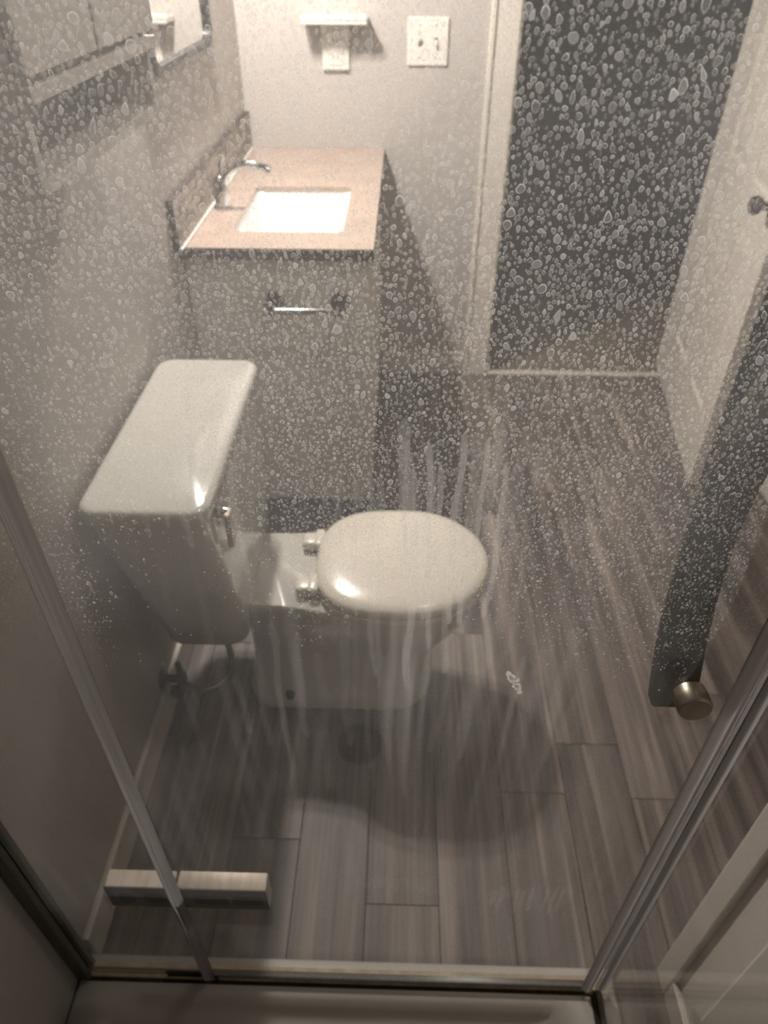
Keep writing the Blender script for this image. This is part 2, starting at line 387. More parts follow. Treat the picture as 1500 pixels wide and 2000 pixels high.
def fill_light():  # added fill light without a real source; lifts the dark vanity side
    c = Vector((0.36, 1.12, ZC))
    r = thing('fill_light', c, 'added fill light under the ceiling, brightening the vanity side', 'lamp')
    MB().lathe(c, (0, 0, -1), [(0, 0.12), (0.012, 0.12), (0.018, 0.10), (0.0185, 0.03), (0.03, 0.028), (0.031, 0.0)], 32).build('fill_base', 'nickel', r, None, 40)
    li = bpy.data.lights.new('bulb', 'POINT'); li.energy = FILL_WATTS; li.color = LAMP_COLOR; li.shadow_soft_size = 0.07
    b = bpy.data.objects.new('bulb', li); COL.objects.link(b); b.parent = r; b.location = (0, 0, -0.11)
fill_light()

# ------------------------------------------------------------------ toilet
def toilet():
    YC = 1.205
    r = thing('toilet', (-0.1, YC, 0), 'white two piece toilet with closed lid against the left wall', 'toilet')
    def ring(z, x0, x1, c, b, rw, rc, n=26):
        xs = [x0+(x1-x0)*(0.5-0.5*math.cos(math.pi*k/n)) for k in range(n+1)]
        def hwid(x):
            if x >= c: v = b*math.sqrt(max(0, 1-((x-c)/(x1-c))**2))
            else:
                t = min(1, (c-x)/(c-x0)*1.25); t = t*t*(3-2*t); v = b+(rw-b)*t
            if x < x0+rc: v -= rc*(1-math.sqrt(max(0, 1-((x0+rc-x)/rc)**2)))
            return max(v, 0.0)
        top = [Vector((x, YC+hwid(x), z)) for x in xs]; bot = [Vector((x, YC-hwid(x), z)) for x in xs]
        top[-1].y = bot[-1].y = YC
        pts = bot+top[::-1][1:]
        if (pts[0]-pts[-1]).length < 1e-6: pts = pts[:-1]
        return pts
    secs = [(0.0, -0.372, 0.098, 0.0, 0.115, 0.115, 0.07), (0.035, -0.372, 0.098, 0.0, 0.115, 0.115, 0.07), (0.046, -0.362, 0.088, 0.0, 0.105, 0.105, 0.065),
            (0.10, -0.352, 0.082, 0.0, 0.098, 0.098, 0.05), (0.20, -0.345, 0.120, 0.0, 0.112, 0.106, 0.045), (0.28, -0.343, 0.178, 0.01, 0.146, 0.114, 0.04),
            (0.33, -0.343, 0.194, 0.015, 0.162, 0.120, 0.04), (0.362, -0.345, 0.198, 0.02, 0.168, 0.124, 0.035), (0.381, -0.345, 0.200, 0.02, 0.170, 0.125, 0.035), (0.386, -0.342, 0.196, 0.02, 0.166, 0.121, 0.032)]
    MB().loft([ring(*s) for s in secs]).build('bowl', 'porcelain', r, None, 50)
    def egg(z, gr=0.0, n=56):
        pts = []
        for k in range(n):
            a = 2*math.pi*k/n; c, s_ = math.cos(a), math.sin(a)
            e = 1.0 if c >= 0 else 0.62
            ax_ = (0.184 if c >= 0 else 0.215)+gr
            e2 = 1.0 if c >= 0 else 0.75
            pts.append(Vector((0.030+ax_*math.copysign(abs(c)**e, c), YC+(0.176+gr)*math.copysign(abs(s_)**e2, s_), z)))
        return pts
    MB().loft([egg(0.3875, -0.006), egg(0.391, 0.0), egg(0.401, 0.0), egg(0.4045, -0.005)]).build('seat', 'seat_plastic', r, None, 50)
    MB().loft([egg(0.4065, -0.006), egg(0.410, -0.001), egg(0.419, -0.001), egg(0.427, -0.008), egg(0.432, -0.024), egg(0.4345, -0.06), egg(0.436, -0.12)]).build('lid', 'seat_plastic', r, None, 50)
    for y in (YC-0.075, YC+0.075):
        MB().box((-0.225, y-0.022, 0.386), (-0.178, y+0.022, 0.414), 0.008, 3).box((-0.196, y-0.03, 0.398), (-0.172, y+0.03, 0.42), 0.008, 3).build('hinge_cap', 'seat_plastic', r, None, 50)
    # tank
    def tr(z, x0, x1, y0, y1, rad): return rrect(x0, x1, y0, y1, z, rad, 6)
    MB().loft([tr(0.312, -0.490, -0.332, 1.035, 1.385, 0.04), tr(0.324, -0.508, -0.325, 1.020, 1.40, 0.045), tr(0.43, -0.522, -0.324, 1.003, 1.42, 0.045), tr(0.58, -0.54, -0.328, 0.968, 1.445, 0.04),
               tr(0.70, -0.548, -0.334, 0.942, 1.472, 0.035), tr(0.748, -0.549, -0.336, 0.938, 1.476, 0.035)]).build('tank', 'porcelain', r, None, 50)
    MB().loft([tr(0.742, -0.553, -0.329, 0.927, 1.487, 0.035), tr(0.746, -0.556, -0.325, 0.923, 1.491, 0.038), tr(0.766, -0.556, -0.325, 0.923, 1.491, 0.038), tr(0.773, -0.553, -0.328, 0.926, 1.488, 0.036),
               tr(0.776, -0.545, -0.337, 0.935, 1.479, 0.03)]).build('tank_lid', 'porcelain', r, None, 50)
    lv = MB().lathe((-0.334, 1.01, 0.712), (1, 0, 0), [(0, 0.016), (0.006, 0.016), (0.010, 0.011), (0.022, 0.010), (0.024, 0.0)], 20).build('flush_lever', 'chrome', r, None, 40)
    lv['label'] = 'chrome flush lever on the front of the tank'
    MB().box((-0.318, 0.992, 0.638), (-0.306, 1.020, 0.718), 0.004, 2).build('lever_arm', 'satin_nickel', lv)
    for y in (YC-0.104, YC+0.104):
        MB().lathe((-0.262, y, 0.034), (0, 0, 1), [(0, 0.0135), (0.014, 0.013), (0.022, 0.009), (0.024, 0.0)], 16).build('bolt_cap', 'bronze', r, None, 50)['label'] = 'dark bolt at the foot of the toilet'
toilet()
def supply():
    r = thing('water_supply_valve', (XL+0.014, 1.08, 0.12), 'small dark shutoff valve with looping hose under the toilet tank', 'valve')
    MB().lathe((XL, 1.085, 0.115), (1, 0, 0), [(0, 0.028), (0.004, 0.028), (0.010, 0.016), (0.011, 0.0)], 20).build('escutcheon', 'dull_metal', r, None, 40)
    MB().tube([(XL+0.008, 1.085, 0.115), (XL+0.055, 1.085, 0.115)], 0.010, 12).lathe((XL+0.05, 1.085, 0.10), (0, 0, 1), [(0, 0.013), (0.032, 0.013), (0.036, 0.009), (0.05, 0.009)], 14).build('valve_body', 'bronze', r, None, 40)
    MB().lathe((XL+0.05, 1.072, 0.115), (0, -1, 0), [(0, 0.007), (0.018, 0.007), (0.02, 0.020), (0.034, 0.018), (0.036, 0.0)], 14).build('handle', 'bronze', r, None, 40)
    P = [(-0.522, 1.085, 0.145), (-0.515, 1.07, 0.19), (-0.478, 1.005, 0.205), (-0.425, 0.992, 0.20), (-0.388, 1.03, 0.20), (-0.387, 1.08, 0.22), (-0.41, 1.115, 0.27), (-0.42, 1.12, 0.29), (-0.42, 1.12, 0.311)]
    pts = []
    for i in range(len(P)-1):
        p0, p1, p2, p3 = (Vector(P[max(0, i-1)]), Vector(P[i]), Vector(P[i+1]), Vector(P[min(len(P)-1, i+2)]))
        for k in range(6):
            t = k/6; pts.append(0.5*((2*p1)+(p2-p0)*t+(2*p0-5*p1+4*p2-p3)*t*t+(3*p1-p0-3*p2+p3)*t**3))
    pts.append(Vector(P[-1]))
    MB().tube(pts, 0.0075, 10).build('hose', 'braid', r, None, 60)
supply()

# ------------------------------------------------------------------ vanity, countertop, sink, faucet, backsplash
CZ = 0.915
def vanity():
    r = thing('bathroom_vanity', (-0.33, 2.35, 0), 'grey painted vanity cabinet with a paper holder on its side', 'vanity')
    x0, x1, y0, y1 = XL+0.004, -0.086, 1.84, 2.868
    MB().box((x0, y0, 0.09), (x1-0.021, y0+0.018, CZ-0.032), 0.002, 1).build('side_panel', 'cabinet_grey', r)
    MB().box((x0, y1-0.018, 0.09), (x1-0.021, y1, CZ-0.032), 0.002, 1).build('side_panel', 'cabinet_grey', r)
    MB().box((x0, y0+0.018, 0.09), (x0+0.008, y1-0.018, CZ-0.032)).build('back_panel', 'cabinet_grey', r)
    MB().box((x0+0.008, y0+0.018, 0.09), (x1-0.021, y1-0.018, 0.106)).build('bottom_panel', 'cabinet_grey', r)
    MB().box((x1-0.06, y0-0.006, 0.09), (x1, y0+0.0005, CZ-0.032), 0.002, 1).build('side_stile', 'cabinet_grey', r)
    for x in (x0+0.03, x1-0.06):
        for y in (y0+0.03, y1-0.03): MB().box((x-0.02, y-0.02, 0.0), (x+0.02, y+0.02, 0.092), 0.003, 1).build('leg', 'black_frame', r)
    yy = [y0+0.012+(y1-y0-0.024)*k/3 for k in range(4)]
    for a, b in zip(yy[:-1], yy[1:]):
        MB().box((x1-0.0205, a+0.003, 0.12), (x1, b-0.003, 0.66), 0.003, 1).build('door', 'cabinet_grey', r)
        MB().box((x1-0.0205, a+0.003, 0.67), (x1, b-0.003, CZ-0.04), 0.003, 1).build('drawer', 'cabinet_grey', r)
    t = thing('countertop', (-0.33, 2.35, CZ-0.03), 'pinkish tan countertop with a dark edge on the vanity', 'countertop')
    mb = slab_hole(MB(), XL+0.001, -0.072, 1.818, 2.878, CZ-0.012, CZ, -0.458, -0.160, 1.945, 2.372, 0.02)
    mb.build('top', 'counter_marble', t)
    MB().box((XL+0.002, 1.8165, CZ-0.031), (-0.0705, 1.836, CZ-0.004), 0.002, 1).box((-0.092, 1.836, CZ-0.031), (-0.0705, 2.877, CZ-0.004), 0.002, 1).build('edge_band', 'counter_edge', t)
    MB().box((XL+0.003, 2.40, CZ-0.031), (-0.092, 2.876, CZ-0.0125)).build('underside', 'counter_edge', t)
    s = thing('sink', (-0.31, 2.16, 0.77), 'white rectangular sink basin set in the tan countertop', 'sink')
    def rr(i, z, rad=0.03): return rrect(-0.462+i, -0.156-i, 1.941+i, 2.376-i, z, rad)
    MB().loft([rr(-0.006, CZ-0.0125, 0.03), rr(0, CZ-0.0126, 0.03), rr(0.006, CZ-0.03, 0.035), rr(0.02, CZ-0.10, 0.045), rr(0.05, CZ-0.128, 0.05), rr(0.12, CZ-0.134, 0.02), rr(0.12, CZ-0.145, 0.02), rr(0.045, CZ-0.14, 0.05), rr(0.012, CZ-0.105, 0.045), rr(-0.006, CZ-0.03, 0.03), rr(-0.006, CZ-0.0125, 0.03)], False, False).build('basin', 'sink_white', s, None, 50)
    MB().lathe((-0.309, 2.158, CZ-0.1455), (0, 0, 1), [(0, 0.05), (0.0105, 0.05), (0.0115, 0.022), (0.014, 0.021), (0.0145, 0.0)], 24).build('drain', 'chrome', s, None, 40)
    f = thing('faucet', (-0.525, 2.14, CZ), 'chrome arched faucet standing beside the sink', 'faucet')
    MB().lathe((-0.518, 2.14, CZ), (0, 0, 1), [(0, 0.027), (0.006, 0.027), (0.012, 0.021), (0.07, 0.019), (0.085, 0.017), (0.092, 0.010), (0.093, 0.0)], 24).build('body', 'chrome', f, None, 40)
    arc = [(-0.515, 2.14, CZ+0.055)]+[(-0.43-0.075*math.cos(math.radians(a)), 2.14, CZ+0.068+0.052*math.sin(math.radians(a))) for a in range(10, 150, 10)]
    MB().tube(arc, [0.012]+[0.0115]*(len(arc)-1), 14).build('spout', 'chrome', f, None, 50)
    MB().tube([(-0.516, 2.14, CZ+0.085), (-0.512, 2.14, CZ+0.115), (-0.503, 2.142, CZ+0.142)], [0.006, 0.0055, 0.006], 10).build('lever', 'chrome', f, None, 50)
    b = thing('backsplash', (XL, 2.3, CZ), 'low backsplash of brown and grey stone strips behind the faucet', 'backsplash')
    by0, by1, bz0, bz1 = 1.79, 2.868, CZ+0.0005, CZ+0.118
    MB().box((XL+0.0005, by0, bz0), (XL+0.010, by1, bz1)).build('backing', 'grout', b)
    MB().box((XL+0.0005, by0-0.006, bz0), (XL+0.0165, by0, bz1+0.003), 0.001, 1).box((XL+0.0005, by0-0.006, bz1), (XL+0.0165, by1, bz1+0.004), 0.001, 1).build('edge_strip', 'counter_edge', b)
    MB().box((XL+0.010, by0, bz0), (XL+0.022, by1, bz0+0.005), 0.002, 1).build('caulk', 'switch_plastic', b)
    rows = 5; rh = (bz1-bz0-0.006)/rows
    rr_ = random.Random(4)
    for k in range(rows):
        y = by0
        while y < by1-0.01:
            l = rr_.choice((0.06, 0.09, 0.12, 0.16)); ye = min(y+l, by1)
            pr = rr_.choice((0.0, 0.001, 0.002))
            MB().box((XL+0.0095, y+0.001, bz0+0.006+k*rh+0.0008), (XL+0.0145+pr, ye-0.001, bz0+0.006+(k+1)*rh-0.0008), 0.0008, 1).build('tile', 'tile_stone', b)
            y = ye
vanity()
def paper_holder():
    r = thing('toilet_paper_holder', (-0.25, 1.834, 0.77), 'empty chrome paper holder bar on the side of the vanity', 'paper holder')
    z = 0.768
    for x in (-0.343, -0.163):
        MB().lathe((x, 1.834, z), (0, -1, 0), [(0, 0.026), (0.005, 0.026), (0.010, 0.020), (0.012, 0.010), (0.05, 0.009), (0.056, 0.014), (0.068, 0.014), (0.070, 0.0)], 20).build('post', 'bronze', r, None, 40)
    MB().tube([(-0.358, 1.772, z), (-0.148, 1.772, z)], 0.0085, 14).build('bar', 'chrome', r, None, 40)
paper_holder()

# ------------------------------------------------------------------ mirror, wall cabinet, outlet, switch
def mirror():
    y0, y1, z0, z1 = 1.815, 2.415, 1.285, 1.87
    r = thing('wall_mirror', (XL, 2.115, z0), 'black framed mirror with rounded corners above the sink', 'mirror')
    def rg(i, x, rad): return [Vector((x, p.x, p.y)) for p in rrect(y0+i, y1-i, z0+i, z1-i, 0, rad)]
    MB().loft([rg(0.018, XL+0.001, 0.03), rg(0.0, XL+0.001, 0.045), rg(0, XL+0.02, 0.045), rg(0.004, XL+0.024, 0.042), rg(0.018, XL+0.024, 0.03), rg(0.018, XL+0.001, 0.03)], False, False).build('frame', 'black_frame', r, None, 30)
    MB().loft([rg(0.017, XL+0.002, 0.03), rg(0.017, XL+0.012, 0.03)]).build('glass', 'mirror_glass', r)
mirror()
def wall_cabinet():
    x0, x1, y0, y1, z0, z1 = XL, -0.42, 0.875, 1.372, 1.30, 1.92
    r = thing('wall_cabinet', (XL, 1.12, z0), 'white wall cabinet over the toilet with an open cubby below its doors', 'cabinet')
    t = 0.016
    MB().box((x0+0.0005, y0, z0), (x1, y0+t, z1), 0.001, 1).build('side_panel', 'cabinet_white', r)
    MB().box((x0+0.0005, y1-t, z0), (x1, y1, z1), 0.001, 1).build('side_panel', 'cabinet_white', r)
    MB().box((x0+0.0005, y0+t, z0), (x1-0.001, y1-t, z0+t), 0.001, 1).build('bottom_shelf', 'cabinet_white', r)
    MB().box((x0+0.008, y0+t, 1.396), (x1-0.025, y1-t, 1.410), 0.001, 1).build('shelf', 'cabinet_white', r)
    MB().box((x1-0.0005, y0+0.002, 1.396), (x1+0.014, y1-0.002, 1.4125), 0.001, 1).build('rail', 'cabinet_white', r)
    MB().box((x0+0.0005, y0+t, z1-t), (x1-0.001, y1-t, z1), 0.001, 1).build('top_panel', 'cabinet_white', r)
    MB().box((x0+0.001, y0+t, z0+t), (x0+0.006, y1-t, z1-t)).build('back_panel', 'cabinet_white', r)
    ym = 1.108
    for a, b in ((y0+0.002, ym-0.005), (ym+0.005, y1-0.002)):
        d = MB().box((x1+0.002, a, 1.4215), (x1+0.015, b, z1-0.002), 0.002, 1).build('door', 'cabinet_white', r)
        yk = b-0.03 if a < 1 else a+0.03
        MB().lathe((x1+0.015, yk, 1.60), (1, 0, 0), [(0, 0.006), (0.012, 0.006), (0.016, 0.013), (0.024, 0.012), (0.026, 0.0)], 16).build('knob', 'nickel', d, None, 40)
wall_cabinet()
def outlet():
    r = thing('wall_outlet', (-0.238, YB, 1.16), 'white outlet with a small shelf above it on the far wall', 'outlet')
    MB().box((-0.285, YB-0.016, 1.162), (-0.192, YB-0.0003, 1.300), 0.005, 2).build('cover_plate', 'switch_plastic', r)
    MB().box((-0.262, YB-0.019, 1.178), (-0.214, YB-0.0155, 1.278), 0.0015, 1).build('receptacle', 'switch_plastic', r)
    for z in (1.203, 1.250):
        for x in (-0.246, -0.232): MB().box((x-0.0015, YB-0.0195, z-0.006), (x+0.0015, YB-0.0188, z+0.006)).build('slot', 'slot_dark', r)
    MB().box((-0.343, YB-0.105, 1.300), (-0.126, YB-0.0003, 1.318), 0.004, 2).build('shelf', 'switch_plastic', r)
    MB().box((-0.343, YB-0.108, 1.312), (-0.126, YB-0.100, 1.328), 0.002, 1).build('shelf_lip', 'switch_plastic', r)
    s = thing('light_switch', (0.074, YB, 1.176), 'white double toggle switch plate beside the door casing', 'light switch')
    MB().box((0.005, YB-0.009, 1.176), (0.143, YB-0.0003, 1.316), 0.004, 2).build('cover_plate', 'switch_plastic', s)
    for x, u in ((0.047, 1), (0.101, -1)):
        tg = MB().box((x-0.006, YB-0.0105, 1.234), (x+0.006, YB-0.0085, 1.258)).build('toggle_slot', 'slot_dark', s)
        MB().loft([[Vector((x+a*0.0045, YB-0.010, 1.246+b*0.007)) for a, b in ((-1, -1), (1, -1), (1, 1), (-1, 1))], [Vector((x+a*0.0035, YB-0.022, 1.246+u*0.009+b*0.004)) for a, b in ((-1, -1), (1, -1), (1, 1), (-1, 1))]]).build('toggle', 'switch_plastic', tg)
    for z in (1.20, 1.292):
        for x in (0.047, 0.101): MB().lathe((x, YB-0.0085, z), (0, -1, 0), [(0, 0.003), (0.0012, 0.0025)], 10).build('screw', 'dull_metal', s)
outlet()

# ------------------------------------------------------------------ linen cabinet beside the shower
def linen():
    x0, x1, y0, y1 = 0.515, 0.95, YF+0.004, 0.519
    r = thing('linen_cabinet', (0.73, 0.03, 0), 'tall white panelled cabinet side standing just right of the shower', 'cabinet')
    MB().box((x0+0.012, y0, 0), (x1, y1, 2.1), 0.003, 1).build('body', 'door_paint', r)
    z0, z1 = 0.0, 2.1
    MB().box((x0, y1-0.046, z0), (x0+0.0125, y1, z1), 0.004, 2).build('stile', 'door_paint', r)
    MB().box((x0, y0, z0), (x0+0.0125, y0+0.07, z1), 0.004, 2).build('stile', 'door_paint', r)
    for a, b in ((z0+0.0005, 0.07), (1.0, 1.08), (2.02, z1-0.0005)):
        MB().box((x0+0.0003, y0+0.07, a), (x0+0.0125, y1-0.046, b), 0.003, 2).build('rail', 'door_paint', r)
    for a, b in ((0.07, 1.0), (1.08, 2.02)):
        def rg(i, x): return [Vector((x, y0+0.07+i, a+i)), Vector((x, y1-0.046-i, a+i)), Vector((x, y1-0.046-i, b-i)), Vector((x, y0+0.07+i, b-i))]
        MB().loft([rg(0.006, x0+0.0121), rg(0.006, x0+0.0115), rg(0.078, x0+0.004), rg(0.084, x0+0.0005)]).build('panel', 'door_paint', r)
linen()

# ------------------------------------------------------------------ shower pan
PX0, PX1 = XL+0.002, 0.415
def pan():
    r = thing('shower_pan', (-0.08, 0.02, 0), 'pale acrylic shower pan with a rounded basin and low front sill', 'shower pan')
    def rr(i, z, rad): return rrect(PX0+i, PX1-i, YF+0.002+i, 0.500-i, z, rad, 8)
    MB().loft([rr(0, -0.008, 0.01), rr(0, 0.044, 0.01), rr(0.006, 0.050, 0.012), rr(0.055, 0.052, 0.05), rr(0.066, 0.048, 0.065), rr(0.074, 0.034, 0.075), rr(0.095, 0.018, 0.08), rr(0.16, 0.014, 0.08)]).build('basin', 'acrylic', r, None, 50)
    MB().lathe((-0.08, -0.05, 0.0142), (0, 0, 1), [(0, 0.055), (0.003, 0.054), (0.0035, 0.0)], 24).build('drain', 'chrome', r)
    MB().box((PX0+0.003, YG-0.006, 0.0515), (0.385, YG+0.018, 0.0585), 0.002, 1).build('sill_strip', 'sill_seal', r)['label'] = 'yellowed sealing strip along the sill'
    MB().box((PX0+0.003, YG-0.012, 0.0512), (0.374, YG-0.0055, 0.0540), 0.0005, 1).build('dark_line', 'dark_brown', r)['label'] = 'dark brown line along the sill'  # thin dark brown strip on the inner edge of the sill
    MB().box((0.366, YF+0.01, 0.0512), (0.374, YG-0.0055, 0.056), 0.0005, 1).build('dark_line', 'dark_brown', r)
pan()

# ------------------------------------------------------------------ shower glass with lime spots
def pane(name, parent, a, b, inner):
    """glass sheet; inner = (axis, sign) of the face carrying the film"""
    mb = MB().box(a, b)
    o = mb.build(name, 'clear_glass', parent)
    me = o.data; me.materials.append(MATS['glass_edge'])
    dims = [abs(b[i]-a[i]) for i in range(3)]; thin = dims.index(min(dims))
    for p in me.polygons:
        n = p.normal
        if abs(n[thin]) < 0.5: p.material_index = 1
    return o
def vnoise(x, z, seed):
    g = np.random.default_rng(seed).uniform(size=(257, 257)); xi = np.floor(x).astype(int); zi = np.floor(z).astype(int)
    fx = x-xi; fz = z-zi; fx = fx*fx*(3-2*fx); fz = fz*fz*(3-2*fz); q = lambda a, b: g[a % 257, b % 257]
    return (q(xi, zi)*(1-fx)+q(xi+1, zi)*fx)*(1-fz)+(q(xi, zi+1)*(1-fx)+q(xi+1, zi+1)*fx)*fz
FILM = 1.0
def film(parent, u0, u1, z0, z1, to_world, seed, k=1.0, clean=None):
    """thin uneven film of dried soap and lime on a pane, heavier in run-down streaks and towards the sill"""
    nu, nz = int((u1-u0)/0.0025), int((z1-z0)/0.006)
    U, Z = np.meshgrid(np.linspace(u0, u1, nu), np.linspace(z0, z1, nz), indexing='ij'); u, z = U.ravel(), Z.ravel()
    zone = lambda a, b, c, d: np.clip((z-a)/(b-a), 0, 1)*np.clip((d-z)/(d-c), 0, 1)
    big = 0.6*vnoise(u*9, z*9, seed)+0.4*vnoise(u*23, z*23, seed+1)
    stk = 0.5*vnoise(u*60+2*vnoise(u*8, z*5, seed+5), z*2.2, seed+2)+0.5*vnoise(u*150+2*vnoise(u*12, z*6, seed+6), z*4.5, seed+3)
    stk = np.clip((stk-0.45)/0.3, 0, 1)
    up = np.clip((z-1.0)/0.30, 0, 1); mid = np.exp(-((u-0.03)/0.11)**2)
    d = 0.030+0.03*big+up*(0.05+0.07*big+0.065*np.clip((0.02-u)/0.18, 0, 1))+(0.015+0.05*mid)*zone(0.80, 0.96, 1.08, 1.24)+0.06*zone(0.06, 0.07, 0.10, 0.30)
    if clean is not None: d = d*(1-0.45*np.clip((u-clean)/0.06, 0, 1)*np.clip((1.25-z)/0.2, 0, 1))
    d = d+stk*((0.03+0.17*mid)*zone(0.74, 0.92, 1.1, 1.27)+0.035*zone(0.2, 0.5, 0.8, 0.95))*(0.35+0.9*vnoise(u*5, z*2, seed+8))
    d = np.clip(d*FILM*k, 0, 0.9)
    idx = np.arange(nu*nz).reshape(nu, nz)
    Fq = np.stack([idx[:-1, :-1], idx[1:, :-1], idx[1:, 1:], idx[:-1, 1:]], -1).reshape(-1, 4)
    o = deposits('soap_film', parent, to_world, [(np.stack([u, z], 1), d, Fq.tolist())]); return o
def deposits(name, parent, to_world, polys):
    """polys: list of (verts Nx2, densities N, faces)"""
    V, D, Fc = [], [], []; off = 0
    for v, d, f in polys:
        V.append(v); D.append(d); Fc.extend([[i+off for i in q] for q in f] if off else f); off += len(v)
    V = np.concatenate(V); D = np.concatenate(D); W = to_world(V)-np.array(parent['_base'])
    me = bpy.data.meshes.new(name); me.from_pydata(W.tolist(), [], Fc)
    at = me.attributes.new('deposit', 'FLOAT', 'POINT'); at.data.foreach_set('value', D.astype(np.float32))
    me.materials.append(MATS['lime_deposit'])
    o = bpy.data.objects.new(name, me); COL.objects.link(o); o.parent = parent; o['_base'] = parent['_base']
    o['kind'] = 'stuff'; return o
SEG = 9
_f = []
for k in range(SEG):
    j = (k+1) % SEG
    _f += [[k, j, SEG+j, SEG+k], [SEG+k, SEG+j, 2*SEG+j, 2*SEG+k], [2*SEG+k, 2*SEG+j, 3*SEG]]
_f2 = [[k, (k+1) % 6, 6] for k in range(6)]
def spot(cx, cz, r, fine=True):
    n = SEG if fine else 6
    a = np.arange(n)*2*np.pi/n+RNG.uniform(0, 1)
    rad = 1+RNG.uniform(0.03, 0.16)*np.sin(2*a+RNG.uniform(0, 6.3))+RNG.uniform(0.0, 0.12)*np.sin(3*a+RNG.uniform(0, 6.3))+RNG.normal(0, 0.05, n)
    x = np.cos(a)*rad; z = np.sin(a)*rad
    tp = RNG.uniform(0, 1)
    if tp > 0.55:                                  # teardrop, pointing up or down the pane
        s = 1 if RNG.uniform() < 0.75 else -1; u = np.clip(z*s, 0, None); q = RNG.uniform(0.2, 0.75)
        x = x*(1-0.65*q*u); z = z+s*q*u*u*0.9
    x, z = x*RNG.uniform(0.75, 1.0), z*RNG.uniform(0.9, 1.15)
    t = RNG.normal(0, 0.25); x, z = x*math.cos(t)-z*math.sin(t), x*math.sin(t)+z*math.cos(t)
    P = np.stack([x, z], 1)*r
    if not fine:
        v = np.concatenate([P, [[0, 0]]])+[cx, cz]
        return v, np.concatenate([np.full(6, RNG.uniform(0.12, 0.5)), [RNG.uniform(0.05, 0.4)]]), _f2
    rim = RNG.uniform(0.34, 0.72)*(0.85+0.35*np.sin(a)+RNG.normal(0, 0.12, n)); inn = RNG.uniform(0.09, 0.28) if RNG.uniform() < 0.88 else RNG.uniform(0.28, 0.46)  # rim density raised at the top to suggest light from above
    if cx < -0.1: rim = rim*0.85; inn *= 0.8
    if r < 0.0012: rim = rim*0.68
    tk = RNG.uniform(0.70, 0.80)
    v = np.concatenate([P, P*(tk+0.12), P*(tk-0.10), [[0, 0]]])+[cx, cz]
    d = np.concatenate([rim*0.55, rim, np.full(n, inn), [inn*0.9]])
    return v, np.clip(d, 0.02, 0.92), _f
def ribbon(pts, wd, den):
    """run-down trail: list of (x, z)"""
    pts = np.array(pts, float); n = len(pts); t = np.gradient(pts, axis=0); nr = np.stack([-t[:, 1], t[:, 0]], 1)
    nr /= np.linalg.norm(nr, axis=1)[:, None]+1e-9
    wv = wd*(0.8+0.4*RNG.uniform(size=n)); wv[0] *= 0.2; wv[-1] *= 0.5
    V = np.concatenate([pts+nr*wv[:, None], pts+nr*wv[:, None]*0.6, pts-nr*wv[:, None]*0.6, pts-nr*wv[:, None]])
    dv = den*(0.8+0.4*RNG.uniform(size=n))
    D = np.concatenate([dv*0, dv, dv, dv*0])
    Fq = [[r*n+i, r*n+i+1, (r+1)*n+i+1, (r+1)*n+i] for r in range(3) for i in range(n-1)]
    return V, D, Fq
def vis(x, z):                                     # part of the front glass that gets the finest spots
    return 0.80 < z < 1.58 and abs(x-0.0) < 0.215+max(0, 1.53-z)*0.42
def spot_field(x0, x1, z0, z1, finefn, seed):
    polys = []; occ = {}
    def put(x, z, r):
        key = (int(x/0.009), int(z/0.009))
        for i in (-1, 0, 1):
            for j in (-1, 0, 1):
                for (a, b, c) in occ.get((key[0]+i, key[1]+j), ()):
                    if (a-x)**2+(b-z)**2 < (0.92*(c+r))**2: return False
        occ.setdefault(key, []).append((x, z, r)); return True
    A = (x1-x0)*(z1-z0)
    def prob(x, z):
        zl = 0.92+0.11*math.exp(-((x-0.02)/0.12)**2)+0.012*math.sin(x*31+1)
        p = min(1, max(0, (z-zl)/0.15)); p = p*p*(3-2*p)
        wob = 0.07*math.sin(x*17+1)+0.04*math.sin(x*41)
        if z+wob < 1.08: p *= 0.6
        if -0.28 < x < -0.10: p *= 0.12+0.88*min(1, max(0, (z-1.13-0.02*math.sin(x*60))/0.09))
        if x < -0.17 and z < 1.36: p *= 0.35+0.5*max(0, (z-1.1))
        return p
    def size(z): return 0.55+0.45*min(1, max(0, (z-0.95)/0.45))
    for rlo, rhi, cnt in ((0.0022, 0.0036, 3600), (0.0014, 0.0021, 62000), (0.0008, 0.0014, 90000), (0.0004, 0.0008, 40000)):
        xs = RNG.uniform(x0, x1, int(cnt*A)); zs = RNG.uniform(z0, z1, int(cnt*A)); rs = RNG.uniform(rlo, rhi, int(cnt*A)); pp = RNG.uniform(size=int(cnt*A))
        for x, z, r, p in zip(xs, zs, rs, pp):
            if p > prob(x, z): continue
            r *= size(z)
            if put(x, z, r): polys.append(spot(x, z, r, r > 0.0007 and finefn(x, z)))
    return polys
GT = 0.008
